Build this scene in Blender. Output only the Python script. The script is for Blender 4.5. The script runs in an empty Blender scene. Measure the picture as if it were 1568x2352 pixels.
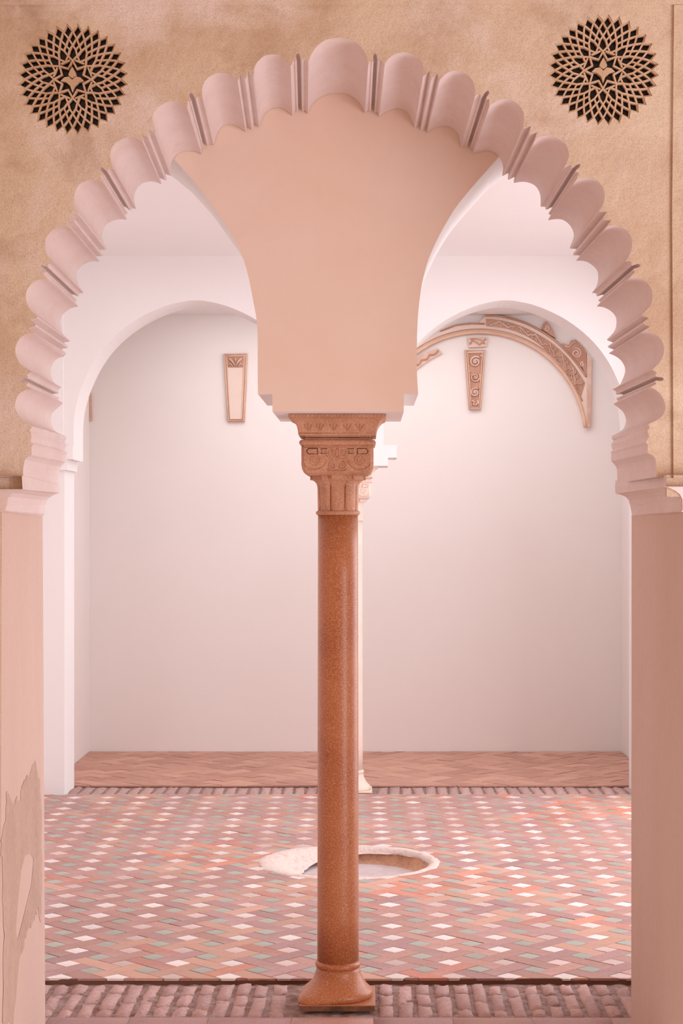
import bpy, bmesh, math, random
from mathutils import Vector, noise
from mathutils.geometry import tessellate_polygon
random.seed(7)
S = bpy.context.scene
COL = S.collection
PI = math.pi
# ------------------------------------------------------------------ camera
F, CX, CY, EZ = 4050.0, 845.0, 1215.0, 1.65       # focal length / vanishing point in px of the 1568x2352 frame
cam = bpy.data.cameras.new('camera'); camo = bpy.data.objects.new('camera', cam); COL.objects.link(camo)
camo.location = (0, 0, EZ); camo.rotation_euler = (PI/2, 0, 0)
cam.sensor_fit = 'VERTICAL'; cam.sensor_height = 36; cam.lens = 36*F/2352
cam.shift_x = (784-CX)/2352; cam.shift_y = (CY-1176)/2352; cam.clip_end = 60
S.camera = camo
S.view_settings.view_transform = 'Standard'; S.view_settings.look = 'None'
S.view_settings.gamma = 1; S.view_settings.use_curve_mapping = False
S.view_settings.exposure = 0.0
# ------------------------------------------------------------------ light
w = bpy.data.worlds.new('world'); S.world = w; w.use_nodes = True
w.node_tree.nodes['Background'].inputs[0].default_value = (1.0, 0.60, 0.43, 1)
w.node_tree.nodes['Background'].inputs[1].default_value = 0.63
def area(name, loc, target, sx, sy, power, colr, spread=180):
    l = bpy.data.lights.new(name, 'AREA'); l.shape = 'RECTANGLE'; l.size = sx; l.size_y = sy
    l.energy = power; l.color = colr; l.spread = math.radians(spread)
    o = bpy.data.objects.new(name, l); COL.objects.link(o); o.location = loc
    o.rotation_euler = (Vector(target)-Vector(loc)).to_track_quat('-Z', 'Y').to_euler(); return o
area('patio_daylight', (3.0, 8.45, 1.75), (0, 8.6, 1.1), 3.6, 3.2, 158, (0.89, 0.91, 1.0))      # open court right of the room
area('room_fill', (-0.1, 8.6, 3.28), (-0.1, 8.6, 0), 3.0, 3.4, 28, (0.88, 0.93, 1.0))  # added fill lamp for the room, below a ceiling without any opening
area('gallery_fill', (0.1, 12.1, 3.18), (0.1, 12.5, 0), 3.0, 1.2, 33, (0.92, 0.96, 1.0))  # added fill lamp to brighten the back wall, no real fixture
area('front_court', (3.5, 1.9, 1.2), (-0.1, 5.4, 2.3), 2.2, 1.8, 98, (0.98, 0.95, 1.0))          # daylight from the right of the front hall
area('soffit_fill', (2.7, 3.5, 0.03), (-0.9, 5.6, 2.7), 1.6, 1.6, 60, (0.94, 0.93, 1.0))       # added fill lamp near the ground, brightens the left and top soffits

# ------------------------------------------------------------------ helpers
def W(px, py, D): return Vector(((px-CX)*D/F, D, EZ-(py-CY)*D/F))
def XZ(px, py, D): v = W(px, py, D); return (v.x, v.z)
def link(name, me, mat=None, parent=None, smooth=False):
    o = bpy.data.objects.new(name, me); COL.objects.link(o)
    if mat is not None:
        for m in (mat if isinstance(mat, (list, tuple)) else [mat]): me.materials.append(m)
    if smooth:
        for p in me.polygons: p.use_smooth = True
    if parent: o.parent = parent
    return o
def mk(name, vs, fs, mat, parent=None, smooth=False, fix=True):
    me = bpy.data.meshes.new(name); me.from_pydata([tuple(v) for v in vs], [], fs); me.validate()
    if fix:
        b = bmesh.new(); b.from_mesh(me); bmesh.ops.remove_doubles(b, verts=b.verts, dist=1e-5)
        bmesh.ops.recalc_face_normals(b, faces=b.faces); b.to_mesh(me); b.free()
    me.update(); return link(name, me, mat, parent, smooth)
def tag(o, label=None, cat=None, group=None, kind=None):
    for k, v in (('label', label), ('category', cat), ('group', group), ('kind', kind)):
        if v: o[k] = v
    return o
def empty(name, loc):
    o = bpy.data.objects.new(name, None); COL.objects.link(o); o.location = loc; o.empty_display_size = .1; return o
def adopt(root):
    """children were built in world coordinates: put them under the root's frame"""
    inv = root.matrix_basis.inverted()
    for o in COL.objects:
        if o.parent == root: o.matrix_parent_inverse = inv
class MB:
    def __init__(s): s.v = []; s.f = []
    def add(s, vs, fs):
        n = len(s.v); s.v += [tuple(v) for v in vs]; s.f += [tuple(i+n for i in f) for f in fs]
    def box(s, x0, x1, y0, y1, z0, z1):
        s.add([(x0,y0,z0),(x1,y0,z0),(x1,y1,z0),(x0,y1,z0),(x0,y0,z1),(x1,y0,z1),(x1,y1,z1),(x0,y1,z1)],
              [(0,3,2,1),(4,5,6,7),(0,1,5,4),(1,2,6,5),(2,3,7,6),(3,0,4,7)])
    def poly(s, pts, y0, y1):
        """polygon in x,z extruded along y"""
        n = len(pts); vs = [(x,y0,z) for x,z in pts]+[(x,y1,z) for x,z in pts]
        tri = tessellate_polygon([[Vector((x,z,0)) for x,z in pts]])
        s.add(vs, [tuple(t) for t in tri]+[tuple(i+n for i in t[::-1]) for t in tri]+[(i,(i+1)%n,(i+1)%n+n,i+n) for i in range(n)])
    def tube(s, pts, r, n=6, caps=True):
        pts = [Vector(p) for p in pts]; m = len(pts); rs = r if isinstance(r, (list, tuple)) else [r]*m
        up = Vector((0,1,0)); vs = []
        for i, p in enumerate(pts):
            t = (pts[min(i+1,m-1)]-pts[max(i-1,0)]).normalized()
            u = up if abs(t.dot(up)) < .9 else Vector((0,0,1))
            a = t.cross(u).normalized(); b = t.cross(a).normalized()
            for k in range(n):
                q = 2*PI*k/n; vs.append(p+(a*math.cos(q)+b*math.sin(q))*rs[i])
        fs = [(i*n+k, i*n+(k+1)%n, (i+1)*n+(k+1)%n, (i+1)*n+k) for i in range(m-1) for k in range(n)]
        if caps: fs += [tuple(range(n))[::-1], tuple((m-1)*n+k for k in range(n))]
        s.add(vs, fs)
    def lathe(s, prof, cx, cy, n=40, rf=None):
        vs = []
        for r, z in prof:
            for k in range(n):
                q = 2*PI*k/n; rr = r if rf is None else rf(q, r, z); vs.append((cx+rr*math.cos(q), cy+rr*math.sin(q), z))
        m = len(prof)
        fs = [(i*n+k, i*n+(k+1)%n, (i+1)*n+(k+1)%n, (i+1)*n+k) for i in range(m-1) for k in range(n)]
        fs += [tuple(range(n))[::-1], tuple((m-1)*n+k for k in range(n))]; s.add(vs, fs)
    def loft(s, prof, cx, cy, ch=.012):
        """square plan with chamfered corners, (half width, z)"""
        vs = []
        for h, z in prof:
            c = min(ch, h*.3)
            for x, y in ((h-c,-h),(h,-h+c),(h,h-c),(h-c,h),(-h+c,h),(-h,h-c),(-h,-h+c),(-h+c,-h)): vs.append((cx+x, cy+y, z))
        m = len(prof); n = 8
        fs = [(i*n+k, i*n+(k+1)%n, (i+1)*n+(k+1)%n, (i+1)*n+k) for i in range(m-1) for k in range(n)]
        fs += [tuple(range(n))[::-1], tuple((m-1)*n+k for k in range(n))]; s.add(vs, fs)
    def build(s, name, mat, parent=None, smooth=False, fix=True): return mk(name, s.v, s.f, mat, parent, smooth, fix)
def cr(pts, n=6):
    """Catmull-Rom through the points"""
    P = [Vector(p) for p in pts]; out = []
    for i in range(len(P)-1):
        a = P[i-1] if i else P[0]*2-P[1]; b, c = P[i], P[i+1]; d = P[i+2] if i+2 < len(P) else P[-1]*2-P[-2]
        for k in range(n):
            t = k/n; out.append(.5*((2*b)+(c-a)*t+(2*a-5*b+4*c-d)*t*t+(3*b-a-3*c+d)*t**3))
    out.append(P[-1]); return out
def resample(P, n):
    L = [0]
    for a, b in zip(P, P[1:]): L.append(L[-1]+(b-a).length)
    out = []; j = 0
    for i in range(n):
        s_ = L[-1]*i/(n-1)
        while j < len(P)-2 and L[j+1] < s_: j += 1
        d = L[j+1]-L[j]; out.append(P[j].lerp(P[j+1], 0 if d == 0 else min(1, (s_-L[j])/d)))
    return out

# ------------------------------------------------------------------ materials
def mat(name, base, alt=None, scale=4, lo=.35, hi=.65, rough=.85, bump=.0, bscale=60, speck=None, sscale=300, samt=.25, stretch=(1,1,1), detail=6, spec=.3, rand=0, third=None, tscale=1.3, tlo=.5, thi=.7, coat=0, fourth=None, fscale=1.0, flo=.58, fhi=.75):
    m = bpy.data.materials.new(name); m.use_nodes = True; nt = m.node_tree; N = nt.nodes; L = nt.links
    b = N['Principled BSDF']; b.inputs['Roughness'].default_value = rough; b.inputs['Specular IOR Level'].default_value = spec
    if coat: b.inputs['Coat Weight'].default_value = coat; b.inputs['Coat Roughness'].default_value = .3
    tc = N.new('ShaderNodeTexCoord'); mp = N.new('ShaderNodeMapping'); mp.inputs['Scale'].default_value = stretch
    L.new(tc.outputs['Object'], mp.inputs[0])
    def nz(sc, det=detail, dist=0):
        n = N.new('ShaderNodeTexNoise'); n.inputs['Scale'].default_value = sc; n.inputs['Detail'].default_value = det
        n.inputs['Roughness'].default_value = .62; n.inputs['Distortion'].default_value = dist; L.new(mp.outputs[0], n.inputs['Vector']); return n.outputs['Fac']
    def ramp(fac, a, c, v0=(0,0,0,1), v1=(1,1,1,1)):
        r = N.new('ShaderNodeValToRGB'); r.color_ramp.elements[0].position = a; r.color_ramp.elements[1].position = c
        r.color_ramp.elements[0].color = v0; r.color_ramp.elements[1].color = v1; L.new(fac, r.inputs[0]); return r.outputs[0]
    def mix(fac, A, B, mode='MIX'):
        x = N.new('ShaderNodeMix'); x.data_type = 'RGBA'; x.blend_type = mode
        for idx, val in ((0, fac), (6, A), (7, B)):
            if isinstance(val, (int, float)): x.inputs[idx].default_value = val
            elif isinstance(val, tuple): x.inputs[idx].default_value = (*val[:3], 1)
            else: L.new(val, x.inputs[idx])
        return x.outputs[2]
    c = base
    if alt: c = mix(ramp(nz(scale, dist=.3), lo, hi), base, alt)
    if third: c = mix(ramp(nz(tscale, dist=.3), tlo, thi), c, third)
    if fourth: c = mix(ramp(nz(fscale, 7, .25), flo, fhi), c, fourth)
    if speck: c = mix(ramp(nz(sscale, 2), .5, .72), c, speck) if samt >= 1 else mix(mix_fac(N, L, ramp(nz(sscale, 2), .48, .66), samt), c, speck)
    if rand:
        oi = N.new('ShaderNodeObjectInfo'); mr = N.new('ShaderNodeMapRange'); mr.inputs[3].default_value = 1-rand; mr.inputs[4].default_value = 1+rand*.6
        L.new(oi.outputs['Random'], mr.inputs[0]); hsv = N.new('ShaderNodeHueSaturation'); L.new(mr.outputs[0], hsv.inputs['Value'])
        if isinstance(c, tuple): hsv.inputs['Color'].default_value = (*c, 1)
        else: L.new(c, hsv.inputs['Color'])
        c = hsv.outputs[0]
    if isinstance(c, tuple): b.inputs['Base Color'].default_value = (*c, 1)
    else: L.new(c, b.inputs['Base Color'])
    if bump:
        bm = N.new('ShaderNodeBump'); bm.inputs['Strength'].default_value = bump; bm.inputs['Distance'].default_value = .01
        L.new(nz(bscale, 5), bm.inputs['Height']); L.new(bm.outputs[0], b.inputs['Normal'])
    return m
def mix_fac(N, L, f, k):
    q = N.new('ShaderNodeMath'); q.operation = 'MULTIPLY'; q.inputs[1].default_value = k; L.new(f, q.inputs[0]); return q.outputs[0]

M_front = mat('aged_plaster', (.76,.62,.48), (.60,.43,.31), 2.6, .38, .64, .9, .35, 45, speck=(.30,.19,.12), sscale=330, samt=.42, third=(.84,.73,.68), tscale=1.9, tlo=.5, thi=.66, fourth=(.46,.30,.19), fscale=3.3, flo=.55, fhi=.78)
M_jamb = mat('jamb_plaster', (.70,.525,.45), (.65,.475,.40), 1.5, .45, .8, .85, .10, 30, speck=(.5,.33,.26), sscale=90, samt=.15, stretch=(1.6,1.6,.45))
M_patch = mat('bare_render', (.58,.42,.34), (.50,.35,.28), 9, .4, .7, .95, .5, 60, speck=(.7,.5,.42), sscale=120, samt=.5, stretch=(1,1,.4))
M_lobe = mat('scallop_plaster', (.81,.70,.68), (.76,.62,.59), 5, .4, .75, .7, .06, 40, speck=(.6,.42,.36), sscale=60, samt=.12)
M_mid = mat('salmon_plaster', (.83,.66,.57), (.80,.60,.49), 2.0, .4, .7, .85, .10, 25)
M_room = mat('pale_plaster', (.87,.835,.825), (.86,.82,.80), 1.2, .4, .7, .85, .08, 18)
M_wallb = mat('pale_plaster_back', (.86,.785,.755), (.85,.765,.73), 1.0, .4, .7, .9, .08, 14)
M_stone = mat('brown_marble', (.45,.15,.052), (.34,.085,.025), 5, .35, .7, .42, .22, 130, speck=(.70,.38,.21), sscale=260, samt=.6, coat=.35)
M_stone2 = mat('carved_marble', (.57,.285,.175), (.44,.20,.11), 9, .4, .7, .55, .35, 90, speck=(.75,.5,.38), sscale=160, samt=.4)
M_stone3 = mat('dark_brown_stone', (.10,.045,.025), (.25,.11,.06), 16, .4, .7, .8, .3, 60)  # dark brown for plinth edge, neck fillet and sunk panels
M_pale = mat('pale_marble', (.84,.68,.58), (.80,.60,.50), 6, .4, .7, .55, .15, 90, speck=(.9,.78,.7), sscale=160, samt=.4)
M_stucco = mat('carved_stucco', (.70,.44,.34), (.60,.34,.25), 7, .35, .65, .85, .3, 60, third=(.78,.56,.47), tscale=3.5, tlo=.42, thi=.6)
M_splain = mat('stucco_plain', (.80,.64,.56), (.76,.58,.49), 6, .4, .7, .9)
M_stuccop = mat('stucco_moulding', (.80,.52,.38), (.72,.44,.32), 6, .4, .7, .8)
M_stuccod = mat('stucco_ground', (.50,.26,.18), (.62,.38,.29), 6, .4, .7, .9, .2, 50)
M_black = mat('dark_glass', (.012,.011,.012), rough=.25, spec=.4)
M_lat = mat('lattice_plaster', (.66,.47,.33), (.55,.36,.22), 12, .4, .7, .85, .3, 90)
M_bed = mat('mortar_bed', (.44,.24,.19), (.36,.19,.15), 8, .4, .7, .95, .4, 60)
M_brick = [mat('terracotta_%s' % n, tuple(k*.92 for k in c), tuple(k*.80 for k in c), 9, .4, .7, .5, .10, 60, rand=.16, speck=(.62,.45,.42), sscale=120, samt=.25, third=(.60,.40,.37), tscale=2.5, tlo=.5, thi=.8) for n, c in
           (('rose',(.54,.29,.24)),('mauve',(.50,.28,.26)),('orange',(.74,.30,.20)),('peach',(.66,.37,.27)),('red',(.58,.25,.19)))]
M_white = mat('white_glaze', (.84,.76,.73), (.76,.64,.60), 14, .45, .7, .32, .05, 50, rand=.12)
M_white2 = mat('worn_white_glaze', (.68,.53,.49), (.62,.45,.40), 14, .4, .7, .4, .08, 50, rand=.14)
M_green = mat('green_glaze', (.40,.42,.36), (.36,.37,.32), 14, .4, .7, .32, .05, 50, rand=.12)
M_old = mat('worn_brick', (.56,.35,.30), (.46,.29,.27), 16, .4, .65, .9, .7, 55, rand=.15, speck=(.62,.47,.48), sscale=70, samt=.5)
M_mort = mat('rough_mortar', (.42,.31,.30), (.27,.14,.10), 22, .35, .65, .95, 1.0, 60)
M_aisle = [mat('aisle_brick_%d' % i, c, tuple(k*.9 for k in c), 9, .4, .7, .7, .15, 40, rand=.10) for i, c in enumerate([(.60,.33,.25),(.56,.30,.23),(.64,.36,.27)])]
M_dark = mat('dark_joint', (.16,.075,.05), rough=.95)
M_rim = mat('rim_mortar', (.80,.66,.60), (.70,.48,.38), 40, .5, .7, .95, .8, 70)
M_well = mat('basin_stone', (.66,.38,.25), (.55,.29,.17), 12, .4, .7, .9, .4, 60, speck=(.2,.1,.07), sscale=60, samt=.3)
M_wfl = mat('basin_bottom', (.60,.50,.50), (.54,.43,.42), 16, .4, .7, .85, .3, 60)

# ------------------------------------------------------------------ big scalloped arch data (front edge / back edge in the two wall planes)
D0, D1 = 5.24, 5.88
LOBES = [
 ([(74,979),(64,972.7),(44,955),(34.5,933.5),(41,909),(57,896.5),(72.7,893.6)], [(150,1001),(131,993),(122,982),(117,966),(119,952),(126,943),(145,926)]),
 ([(72.3,854.3),(55.7,844),(44.2,832.7),(34.7,804.6),(44.2,779),(60,768),(77.4,765)], [(141.8,890),(123.3,877.3),(116.3,853),(124.6,830.7),(136,822),(147.6,818.6),(151.4,812)]),
 ([(86,727),(83.4,724.5),(66.8,706.7),(59,681),(66.8,658.2),(86,643),(107.6,640.4)], [(161.6,783),(145.6,767.6),(139.3,744.6),(138.2,738.6),(144.6,722.6),(162.4,708.6),(179.7,704)]),
 ([(123,604.6),(116.5,597),(106.3,581.7),(103.4,562),(106.6,544.4),(121.9,527.8),(143.6,521.4),(161.4,523.3)], [(192.4,673),(181.6,655.7),(176.5,636.5),(178,621.6),(192,608),(211.2,600.5),(228.4,601)]),
 ([(180.6,489),(173,475),(169.8,454.6),(176.8,430.4),(192,417.6),(213.8,413),(235.5,417.6)], [(245,572.4),(236,552),(234.2,541.3),(239.3,523.5),(252,510.7),(272.4,503.7),(291,505)]),
 ([(261,389.5),(256.8,378.6),(252.7,357),(258,337.8),(272,323.8),(293.8,315),(314.2,318.7),(327,325)], [(312.6,480.7),(307.6,456.4),(311.6,438.6),(324.4,422.6),(342.2,416.9),(357.6,418.2),(370.3,423.3)]),
 ([(356.6,302.4),(350.2,274.4),(354,257.8),(368,242.5),(388.5,233),(405,233),(419,239.3),(429.3,246.3)], [(394.5,404),(392,385),(394,372),(402,358),(415,349),(434.4,345.8),(451,348.4),(462.4,354.7)]),
 ([(465.3,228.4),(463.4,206.7),(470.4,186.3),(484.4,173.6),(501,167.4),(521.4,168.5),(534,175),(545.7,185)], [(490.5,334.3),(498.5,306.2),(510,289.6),(524,285.5),(539.3,287.7),(554.6,296),(564.2,303.7)]),
 ([(582.8,174.4),(584,156.5),(593,140),(608.3,127.8),(624.8,125),(638.9,126.6),(651.6,133.6),(667,152.7)], [(596.7,292.8),(603.2,267.5),(618.5,251.6),(633.8,247),(646.5,247.7),(659.3,254.7),(671.4,266.2)]),
 ([(707.8,143.8),(715.4,123.4),(729.4,104.2),(748.6,91.5),(766.4,87.4),(780,87),(799,89.6),(817,96.6),(831,110.6),(841.2,127.2),(845,151.4)],
  [(706.5,262.4),(711.6,247),(725.6,229.2),(746,217.8),(769,214),(792.8,215.2),(810.6,222.9),(823.4,234.3),(832.3,247),(837.4,261)]),
 ([(883.3,147.6),(892.2,134.8),(907.6,124),(929.2,120.2),(949.6,126),(965,137.4),(972.6,156.5),(971.3,174.4)], [(870.6,268.8),(882,258.6),(897.3,252.2),(915,249),(933,257),(943,270.5),(951.3,293.5)]),
 ([(1009.3,183.8),(1022,171),(1034.8,164),(1047.5,161.8),(1066.7,167.2),(1082,181.2),(1090.3,201.6),(1090.3,220.8)], [(981.2,306.2),(990.2,298.6),(1006.7,291),(1028.4,290.3),(1042.8,298),(1051.7,308.8),(1055.5,324),(1057.4,340)]),
 ([(1124.4,242.5),(1135.9,234.8),(1150,229),(1165.2,227.2),(1183,234.8),(1197,248.9),(1203.5,266.7),(1201,292)], [(1086,353.5),(1101.4,349),(1118,345.8),(1135.9,351),(1147.3,362.4),(1154.7,382.4),(1152.8,404)]),
 ([(1229.3,320),(1242,313.6),(1257.3,310.8),(1275.2,314.8),(1294.3,327.6),(1303.9,343),(1305.8,359.5),(1298.2,380)], [(1180.2,420.7),(1191,418.2),(1206.3,418),(1221.6,422.6),(1232.8,431.4),(1240.4,449.3),(1241,475.4)]),
 ([(1324.6,411),(1337.3,407.8),(1355.2,409),(1371.8,416),(1384.5,431.4),(1388.4,449.3),(1384.5,469.7),(1375.6,482.4)], [(1258.3,506),(1273.6,503.5),(1291.4,504.8),(1306.7,515.6),(1315.7,531),(1316.8,545),(1307.9,569.7)]),
 ([(1394.6,520),(1407.3,517.4),(1424,520),(1440.5,531.4),(1449.4,546.7),(1451,564.6),(1445.6,585),(1438,597.8)], [(1323.2,599),(1334.6,599),(1348.7,602.2),(1362.7,611.8),(1371.6,623.3),(1373.4,639),(1369.5,657),(1358.7,672.9)]),
 ([(1448.6,635.9),(1465.2,637.8),(1483,646.7),(1494.5,662),(1498.4,679.9),(1494.5,700.3),(1483,713),(1474,722)], [(1370.2,704),(1383.6,705.4),(1400.2,713),(1413,727),(1415.2,743.7),(1410,761.2),(1393.4,779.7)]),
 ([(1478.8,760),(1492.9,762.5),(1510.7,772.7),(1522.2,789.3),(1524,808.4),(1518.4,826.3),(1507,840.3),(1498,849.2)], [(1397.8,812.2),(1411.2,817.3),(1425.3,827.6),(1434.2,842.9),(1434.2,858),(1426.5,877.3),(1419,887.5),(1404.8,895)]),
 ([(1493.8,889.3),(1509,897.8),(1522.8,916.5),(1527.9,935),(1524.5,948.8),(1512.6,962.4),(1488.7,974.4)], [(1408,928.4),(1419,936),(1431,947),(1437,964),(1434.3,977.8),(1427.5,988),(1404.6,1001.6)]),
]
SAW = [(0,0),(.07,1),(.27,12.5),(.30,11.5),(.46,.5),(.52,0),(.58,1),(.78,12.5),(.81,11.5),(.95,1),(1,0)]
BEAD = [(0,0),(.06,5),(.14,8.5),(.20,9.5),(.25,7.5),(.33,8),(.36,10),(.365,20),(.42,24),(.50,25),(.56,23),(.585,20),(.59,10),(.64,8),(.70,8.5),(.73,10.5),(.80,10.5),(.85,8.5),(.90,4),(1,0)]
SPL_F = [(53,1098.5),(53,1078),(57,1056),(64,1050),(72.7,1045),(72,1028),(76,1021),(74,1017),(70.5,1015),(72.5,1003),(71,994),(68.5,989),(74,979)]
SPL_B = [(135.6,1111),(136,1083),(139,1073),(146,1065),(151,1061),(152,1047),(154.4,1042),(152,1037.5),(148,1035),(152.3,1024),(148,1013),(152,1009),(150,1001)]
SPR_F = [(1488.7,974.4),(1491,984),(1486,988),(1490,1003),(1485,1012),(1482,1016),(1487,1022),(1487,1040),(1498,1046),(1504,1052),(1505.8,1061),(1505.8,1096)]
SPR_B = [(1404.6,1001.6),(1404.6,1008),(1409,1012),(1403,1020),(1406,1034),(1402,1038),(1403.5,1042.5),(1403,1059.4),(1408,1064),(1413,1070),(1416.5,1077),(1417.3,1110)]
IML_F = [(56,1094),(56,1110),(56,1124),(45,1127),(30,1132),(20,1141),(14,1160),(13,1173),(17,1176)]
IML_B = [(132,1106),(138,1116),(137.3,1132),(128,1135),(115,1142),(107.6,1149.5),(104,1160),(103.3,1180),(98,1185)]
IMR_F = [(1526,1092),(1526,1108),(1526,1118),(1535,1121),(1548,1127),(1560,1136),(1566,1147),(1566.6,1173),(1563,1176)]
IMR_B = [(1413,1104),(1412,1120),(1413,1134),(1424,1136),(1436,1141),(1442.8,1148),(1447,1163),(1451,1182),(1450,1184)]

arch = tag(empty('scalloped_arch', (-.105, D0, 2.0)), 'large round arch edged with pink plaster scallops and fluted fillets, framing the column', 'arch')
def ruled(name, A, B, m, parent, smooth, ns=3):
    n = len(A); vs = []
    for j in range(ns+1):
        for a, b in zip(A, B): vs.append(a.lerp(b, j/ns))
    fs = [(j*n+i, j*n+i+1, (j+1)*n+i+1, (j+1)*n+i) for j in range(ns) for i in range(n-1)]
    return mk(name, vs, fs, m, parent, smooth, fix=False)
def planeW(pts, D): return [W(p[0], p[1], D) for p in pts]
EDGE = []        # the whole front edge, left springing to right springing
fpts = planeW(SPL_F, D0); bpts = planeW(SPL_B, D1)
ruled('springer_moulding', fpts, bpts, M_lobe, arch, False); EDGE += fpts
prevF = prevB = None
def sep(F0, F1, B0, B1, prof, flip):
    A, B = [], []
    if flip: prof = [(1-t, h) for t, h in prof][::-1]
    for (P0, P1, out, k) in ((F0, F1, A, 1.12), (B0, B1, B, 1.0)):
        d = P1-P0; L_ = d.length; d.normalize(); nrm = Vector((-d.z, 0, d.x))     # outward: left of travel (clockwise from the left foot)
        s = 1/772.9 if k > 1 else 1/688.8
        for t, h in prof: A_ = P0+d*(L_*t)+nrm*(h*k*s); out.append(A_)
    return A, B
for i, (f_, b_) in enumerate(LOBES):
    f3 = resample(cr(planeW(f_, D0)), 25); b3 = resample(cr(planeW(b_, D1)), 25)
    if prevF is not None:
        kind = BEAD if i in (1, 3, 5, 7, 9, 10, 12, 14, 16, 18) else SAW
        A, B = sep(prevF, f3[0], prevB, b3[0], kind, i < 10)
        o = ruled('fluted_fillet', A, B, M_lobe, arch, False); EDGE += A[1:]
    ruled('scallop', f3, b3, M_lobe, arch, True); EDGE += f3[1:] if EDGE else f3
    prevF, prevB = f3[-1], b3[-1]
fpts = planeW(SPR_F, D0); bpts = planeW(SPR_B, D1)
ruled('springer_moulding', fpts, bpts, M_lobe, arch, False); EDGE += fpts[1:]
# impost blocks carry the arch: inner face, front cap
for (fp, bp, xo) in ((IML_F, IML_B, -60), (IMR_F, IMR_B, 1640)):
    Fp = planeW(fp, D0-.035); Fp = [Vector((p.x, p.y, W(0, q[1], D0).z)) for p, q in zip(Fp, fp)]
    Fp = [Vector((W(q[0], 0, D0).x, D0-.035*max(0, 1-k/6)-.004, p.z)) for k, (p, q) in enumerate(zip(Fp, fp))]
    Bp = planeW(bp, D1); n = len(Fp); vs = list(Fp)+list(Bp); X0 = W(xo, 0, D0).x
    out = [Vector((X0, p.y, p.z)) for p in Fp]; outb = [Vector((X0, D1, p.z)) for p in Bp]
    vs += out+outb
    fs = [(i, i+1, n+i+1, n+i) for i in range(n-1)] + [(i, i+1, 2*n+i+1, 2*n+i) for i in range(2, n-1)] + [(0, n, 3*n, 2*n), (n-1, 2*n-1, 4*n-1, 3*n-1)] + [(n+i, n+i+1, 3*n+i+1, 3*n+i) for i in range(n-1)]
    mk('impost_block', vs, fs, M_lobe, arch)
adopt(arch)

# ------------------------------------------------------------------ front wall
ROS = [(166, 181, 128), (1385, 160, 128)]
jl0, jr0 = W(4, 1176, D0), W(1568, 1176, D0)
outer = [Vector((-2.7,D0,-.02)), Vector((-2.7,D0,3.62)), Vector((2.7,D0,3.62)), Vector((2.7,D0,-.02)), Vector((W(1570,0,D0).x,D0,-.02)), jr0, W(1566,1172,D0), W(1560,1136,D0), W(1540,1122,D0), W(1526,1118,D0), W(1526,1096,D0)]
loop = outer + EDGE[::-1] + [W(56,1098.5,D0), W(56,1124,D0), W(35,1129,D0), W(20,1141,D0), W(13,1170,D0), jl0, Vector((W(0,0,D0).x, D0, -.02))]
clean = [loop[0]]
for p in loop[1:]:
    if (p-clean[-1]).length > 2e-4: clean.append(p)
loop = clean
def star(cx, cy, R, D, k=1.0):
    out = []
    for j in range(64):
        r = R*k*(1.0 if j % 2 == 1 else .885); a = j*PI/32; out.append(W(cx+r*math.cos(a), cy-r*math.sin(a), D))
    return out
loops = [loop]+[star(*r, D0) for r in ROS]
flat = [p for l in loops for p in l]
tri = tessellate_polygon([[Vector((p.x, p.z, 0)) for p in l] for l in loops])
vs = list(flat); fs = [tuple(t) for t in tri]
off = len(loop)
for r in ROS:                                                            # recess behind each lattice
    n = 64; base = off; k0 = len(vs); vs += [Vector((p.x, p.y+.05, p.z)) for p in flat[base:base+n]]
    fs += [(base+i, base+(i+1)%n, k0+(i+1)%n, k0+i) for i in range(n)]; off += n
# jamb faces, top and back
def quad(a, b, c, d): k = len(vs); vs.extend([a,b,c,d]); fs.append((k,k+1,k+2,k+3))
wf = mk('wall_front', vs, fs, M_front); tag(wf, 'mottled beige plaster wall around the big scalloped arch', 'wall', kind='structure')
wf['label'] = 'mottled aged beige plaster wall pierced by the scalloped arch'
j = MB()
for (ft, fb, bt, bb) in (((4,1176),(0,2500),(98,1180),(104,2352)), ((1568,1176),(1570,2500),(1450,1184),(1449,2352))):
    a = W(*ft, D0); b = W(*bt, D1); c = W(bb[0], 0, D1); d = W(fb[0], 0, D0)
    n = 12; vv = []
    for i in range(n+1):
        t = i/n; wob = 0
        vv += [(a.x+(d.x-a.x)*t, D0, a.z*(1-t)-.02*t), (b.x+(c.x-b.x)*t+wob, D1, b.z*(1-t)-.02*t)]
    j.add(vv, [(2*i,2*i+1,2*i+3,2*i+2) for i in range(n)])
    X = -2.7 if ft[0] < 800 else 2.7
    j.add([(b.x,D1,b.z),(c.x,D1,-.02),(X,D1,-.02),(X,D1,b.z)], [(0,1,2,3)])
j.build('jamb_face', M_jamb, wf, fix=False)
for sg, xe in ((-1, 1), (1, 1570)):
    m_ = MB(); xx = W(xe, 0, D0).x; a_, b_ = sorted((xx, 2.7*sg)); m_.box(a_, b_, D0-.006, D0+.02, -.02, W(0,1177,D0).z); m_.build('pier_render', M_jamb, wf)
    m_ = MB(); xx = W(22 if sg < 0 else 1530, 0, D0).x; a_, b_ = sorted((xx, 2.7*sg)); m_.box(a_, b_, D0-.003, D0+.02, W(0,1141,D0).z, W(0,1098,D0).z); m_.build('pier_cap', M_front, wf)
def jamb_pt(x, y):                                                     # a photo-plane point on the slanting left jamb face
    a = W(4-3*(y-1176)/1176, 0, D0); b = W(98+6*(y-1180)/1172, 0, D1); k = (b.x-a.x)/(b.y-a.y); X_ = (x-CX)/F
    D = (a.x-k*a.y)/(X_-k); v = W(x, y, D); return Vector((v.x+.0005, v.y, v.z))
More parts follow.
